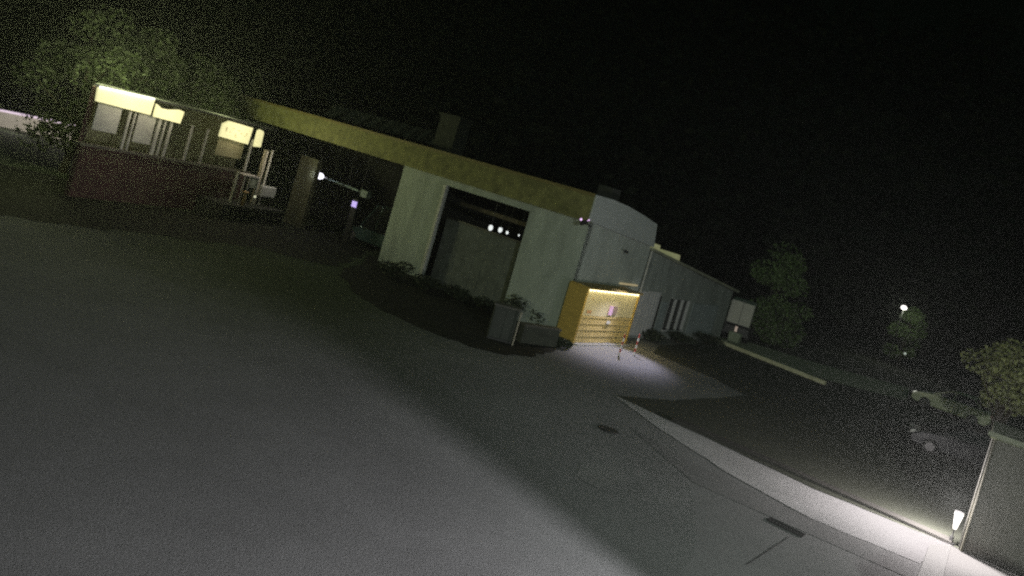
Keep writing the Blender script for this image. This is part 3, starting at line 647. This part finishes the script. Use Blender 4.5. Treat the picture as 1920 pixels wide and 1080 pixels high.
# ---------------------------------------------------------------- vegetation
def leaves(bm, rng, c, r, n, size, sq=(1,1,1)):
    for _ in range(n):
        while True:
            v = Vector((rng.uniform(-1,1), rng.uniform(-1,1), rng.uniform(-1,1)))
            if .15 < v.length < 1: break
        v = v.normalized()*(v.length**.55)
        p = Vector(c)+Vector((v.x*r*sq[0], v.y*r*sq[1], v.z*r*sq[2]))
        a = Vector((rng.gauss(0,1), rng.gauss(0,1), rng.gauss(0,.7))).normalized(); b = a.cross(Vector((rng.gauss(0,1), rng.gauss(0,1), rng.gauss(0,1)))).normalized()
        k = size*rng.uniform(.6,1.4)
        q = [p-a*k, p+b*k*.5, p+a*k, p-b*k*.5]
        bm.faces.new([bm.verts.new(x) for x in q])
def tree(loc, h, w_, label, M=None, seed=0, low=.25, n=26, per=150, leaf=.13, group=None, name='leafy_tree', cat='tree'):
    rng = random.Random(seed); x, y = loc[0], loc[1]; z = loc[2] if len(loc) > 2 else 0
    t = thing(name, label, cat, (x, y, z), group)
    m = MB(); B = Vector((x, y, z-.1)); r0 = h*.022+.04; pts = [B]
    for i in range(1, 5): pts.append(B+Vector((rng.uniform(-.06,.06)*h*.4, rng.uniform(-.06,.06)*h*.4, h*.82*i/4)))
    for i in range(4): m.tube(pts[i], pts[i+1], r0*(1-.22*i), r0*(1-.22*(i+1)), n=8)
    cl = []
    for i in range(n):
        f = rng.random(); zz = z+h*(low+(1-low)*f*.93); ww = w_/2*math.sin(math.pi*min(.96, .22+f*.74))**.7
        a = rng.uniform(0, 2*math.pi); rr = ww*rng.uniform(.3,.85); c = Vector((x+math.cos(a)*rr, y+math.sin(a)*rr, zz))
        cl.append(c)
        if i % 2 == 0:
            k = min(3, int(f*3)); m.tube(pts[k+0].lerp(pts[k+1], .5), c, r0*.35, r0*.08, n=5)
    m.build('trunk', BARK, t)
    m = MB()
    for c in cl: leaves(m.bm, rng, c, w_*rng.uniform(.13,.24), per, leaf, (1,1,.75))
    m.build('crown', M or LEAF, t)
    return t
def bush(loc, r, h, label, M=None, seed=0, n=700, leaf=.07, group=None):
    rng = random.Random(seed); t = thing('shrub', label, 'shrub', (loc[0], loc[1], 0), group)
    m = MB()
    for i in range(5): m.tube((loc[0],loc[1],0), (loc[0]+rng.uniform(-.5,.5)*r, loc[1]+rng.uniform(-.5,.5)*r, h*.7), .025, .01, n=5)
    m.build('stem', BARK, t); m = MB()
    for i in range(6): leaves(m.bm, rng, (loc[0]+rng.uniform(-.55,.55)*r, loc[1]+rng.uniform(-.55,.55)*r, h*rng.uniform(.35,.7)), r*.6, n//6, leaf, (1,1,h/r*.5))
    m.build('foliage', M or BUSH, t)

# trees behind the pavilion, washed by its lights
for i, (s, o, h, w_, lb) in enumerate(((2.4,-6.4,8.4,6.0,'tallest tree straight above the longest lit board'),(5.6,-6.6,8.4,5.6,'leafy tree glowing green above the curved lit board'),(9.2,-5.8,7.8,5.4,'leafy tree glowing above the lettered lit board'),(14.0,-8.0,8.0,5.5,'dim tree behind the warehouse roof, left of the solar panels'))):
    tree(FL.p(s, o, 0), h, w_, lb, LEAFB, 20+i, low=.2, n=34, per=190, leaf=.13, group='trees behind the pavilion')
tree((-47, 66, 0), 13, 10, 'big dim tree at the far left, beyond the long white wall', LEAFB, 19, low=.15, n=34, per=170, leaf=.2, group='trees behind the pavilion')
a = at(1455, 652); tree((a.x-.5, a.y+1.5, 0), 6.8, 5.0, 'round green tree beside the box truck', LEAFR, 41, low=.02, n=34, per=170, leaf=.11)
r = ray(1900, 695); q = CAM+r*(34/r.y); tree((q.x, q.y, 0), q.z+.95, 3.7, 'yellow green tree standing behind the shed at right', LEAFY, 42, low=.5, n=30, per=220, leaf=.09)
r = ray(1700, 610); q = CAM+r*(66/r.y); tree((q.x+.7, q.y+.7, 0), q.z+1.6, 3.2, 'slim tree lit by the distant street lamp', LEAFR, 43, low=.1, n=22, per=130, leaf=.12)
# distant street lamp
r = ray(1695, 577); q = CAM+r*(64/r.y)
sl = thing('street_lamp', 'distant white street lamp among the dark trees at right', 'lamp', (q.x,q.y,0))
m = MB(); m.tube((q.x,q.y,0), (q.x,q.y,q.z), .05, .035); m.build('post', DARK, sl)
m = MB(); m.ball(q, .24, .8); m.build('globe', glow('globe_far', (1,.95,.9), 9), sl, smooth=True)
lampdata('street_light', 'POINT', (q.x-.1,q.y-.35,q.z-.3), 90, (.95,1,.8), .2)
r = ray(1697, 663); q = CAM+r*(62/r.y); d = thing('path_light', 'tiny pale light dot low below the distant street lamp', 'lamp', (q.x,q.y,0))
m = MB(); m.ball(q, .09); m.build('globe', glow('globe_dot', (.7,.8,.7), .6), d, smooth=True)
m = MB(); m.tube((q.x,q.y,min(0,q.z)), (q.x,q.y,q.z), .03); m.build('stem', DARK, d)
# shrubs in the bed and along the extension
for i, (px, py, rr, h, lb) in enumerate((
    (735,520,.9,.9,'leftmost dark shrub below the pillar left of the open bay'),(800,545,.8,.7,'dark shrub under the left half of the open bay'),
    (850,562,.8,.7,'dark shrub under the middle of the open bay'),(905,585,.8,.8,'dark shrub under the right half of the open bay'),
    (962,598,.8,1.2,'dark shrub against the grey wall behind the cabinet'),(1005,612,.8,1.0,'dark shrub against the grey wall left of the porch'),
    (1052,650,.45,.45,'small dark shrub at the foot of the porch side panel'),(1225,640,.8,.7,'dark shrub right of the striped poles'),
    (1270,642,.9,.6,'low dark shrub below the extension window'),(1325,645,.9,.6,'low dark shrub at the far end of the extension'))):
    c = at(px, py); bush(c, rr, h, lb, BUSH, 60+i, group='dark shrubs along the building foot')
# far-off wood rising on the hills: one mass
rng = random.Random(9); m = MB(); cnt = 0
for i in range(1500):
    az = rng.uniform(-48, 56); d = rng.uniform(84, 190); x = 5+math.sin(rad(az))*d; y = 10+math.cos(rad(az))*d
    if y < 40: continue
    z = hgt(x, y); h = rng.uniform(7, 13); wdt = rng.uniform(3, 5)
    m.tube((x,y,z-1), (x,y,z+h*.8), .25, .08, n=5, cap=False)
    for k in range(5):
        leaves(m.bm, rng, (x+rng.uniform(-1,1), y+rng.uniform(-1,1), z+h*(.3+.16*k)), wdt*(1-.14*k), 14, .9, (1,1,.8))
fo = m.build('far_wood', WOODM); fo['kind'] = 'stuff'; tag(fo, 'nearly black wooded hillside closing the view behind the buildings', 'wood')

# ---------------------------------------------------------------- lamps of the house behind the camera
D1, D2 = at(620, 690), at(1150, 1080)
u = (D2-D1).normalized(); nrm = Vector((-abs(u.y), -abs(u.x), 0)).normalized()
base = D2+u*9.6
hs = thing('camera_house', 'pale rendered house the view is taken from, behind the camera', 'building', (2, -2, 0))
m = MB(); m.slab([(-9,-1.2),(13.5,-1.2),(13.5,-7),(-9,-7)], 0, 9); m.build('wall', RENDER, hs)
FWg = Frame(base - u*1.2, base + u*5)
m = MB(); q0 = base-u*2.2; q1 = base+u*6; 
m.slab([q0, q1, q1-nrm*3, q0-nrm*3], 0, 4.3); m.build('shading_wing', RENDER, hs)  # unseen wing, added so its face cuts off the yard light
LA = base + nrm*.12 + Vector((0,0,3.0))
m = MB(); m.box(Frame(base, base+u), -.12, .12, .0, .3, 3.30, 3.42); m.build('floodlight', DARK, hs)
lampdata('yard_light', 'SPOT', LA, 11500, (.98,.97,1), .16, at(760, 960), 120, .8)
lampdata('flood_light', 'SPOT', (7.5, -.9, 8.6), 9000, (.9,1,.92), .15, (11, 25, 0), 72, .85)
# spot over the porch apron
a = FS.p(3.2, .25, 4.3)
m = MB(); m.tube(a, a+FS.n*.16-Vector((0,0,.08)), .05, .07)
t = tag(m.build('wall_spotlight', DARK), 'small dark downlight high on the wall over the porch', 'lamp')
tgt = at(1165, 668)
lampdata('apron_light', 'SPOT', FS.p(3.2, 1.3, 3.4), 1700, (.78,.75,1), .15, at(1150, 664), 76, 1.0)

# ---------------------------------------------------------------- thin haze added for the bloom around the lamps
m = MB(); m.slab([(-75,-9),(110,-9),(110,130),(-75,130)], -1, 24)
hz = m.build('haze', WHITE); hz['kind'] = 'stuff'
M = bpy.data.materials.new('haze_air'); M.use_nodes = True; T = M.node_tree; T.nodes.clear()
pv_ = T.nodes.new('ShaderNodeVolumePrincipled'); pv_.inputs['Density'].default_value = .0011; pv_.inputs['Color'].default_value = (.9,.95,.9,1); pv_.inputs['Anisotropy'].default_value = .75
ou = T.nodes.new('ShaderNodeOutputMaterial'); T.links.new(pv_.outputs[0], ou.inputs['Volume']); hz.data.materials[0] = M

ar = lampdata('strip_spill', 'AREA', FP.p(2.2, .30, 2.40), 85, (1,.82,.42), 4.3, FP.p(2.2, -.06, 1.75))
ar.data.shape = 'RECTANGLE'; ar.data.size_y = .08
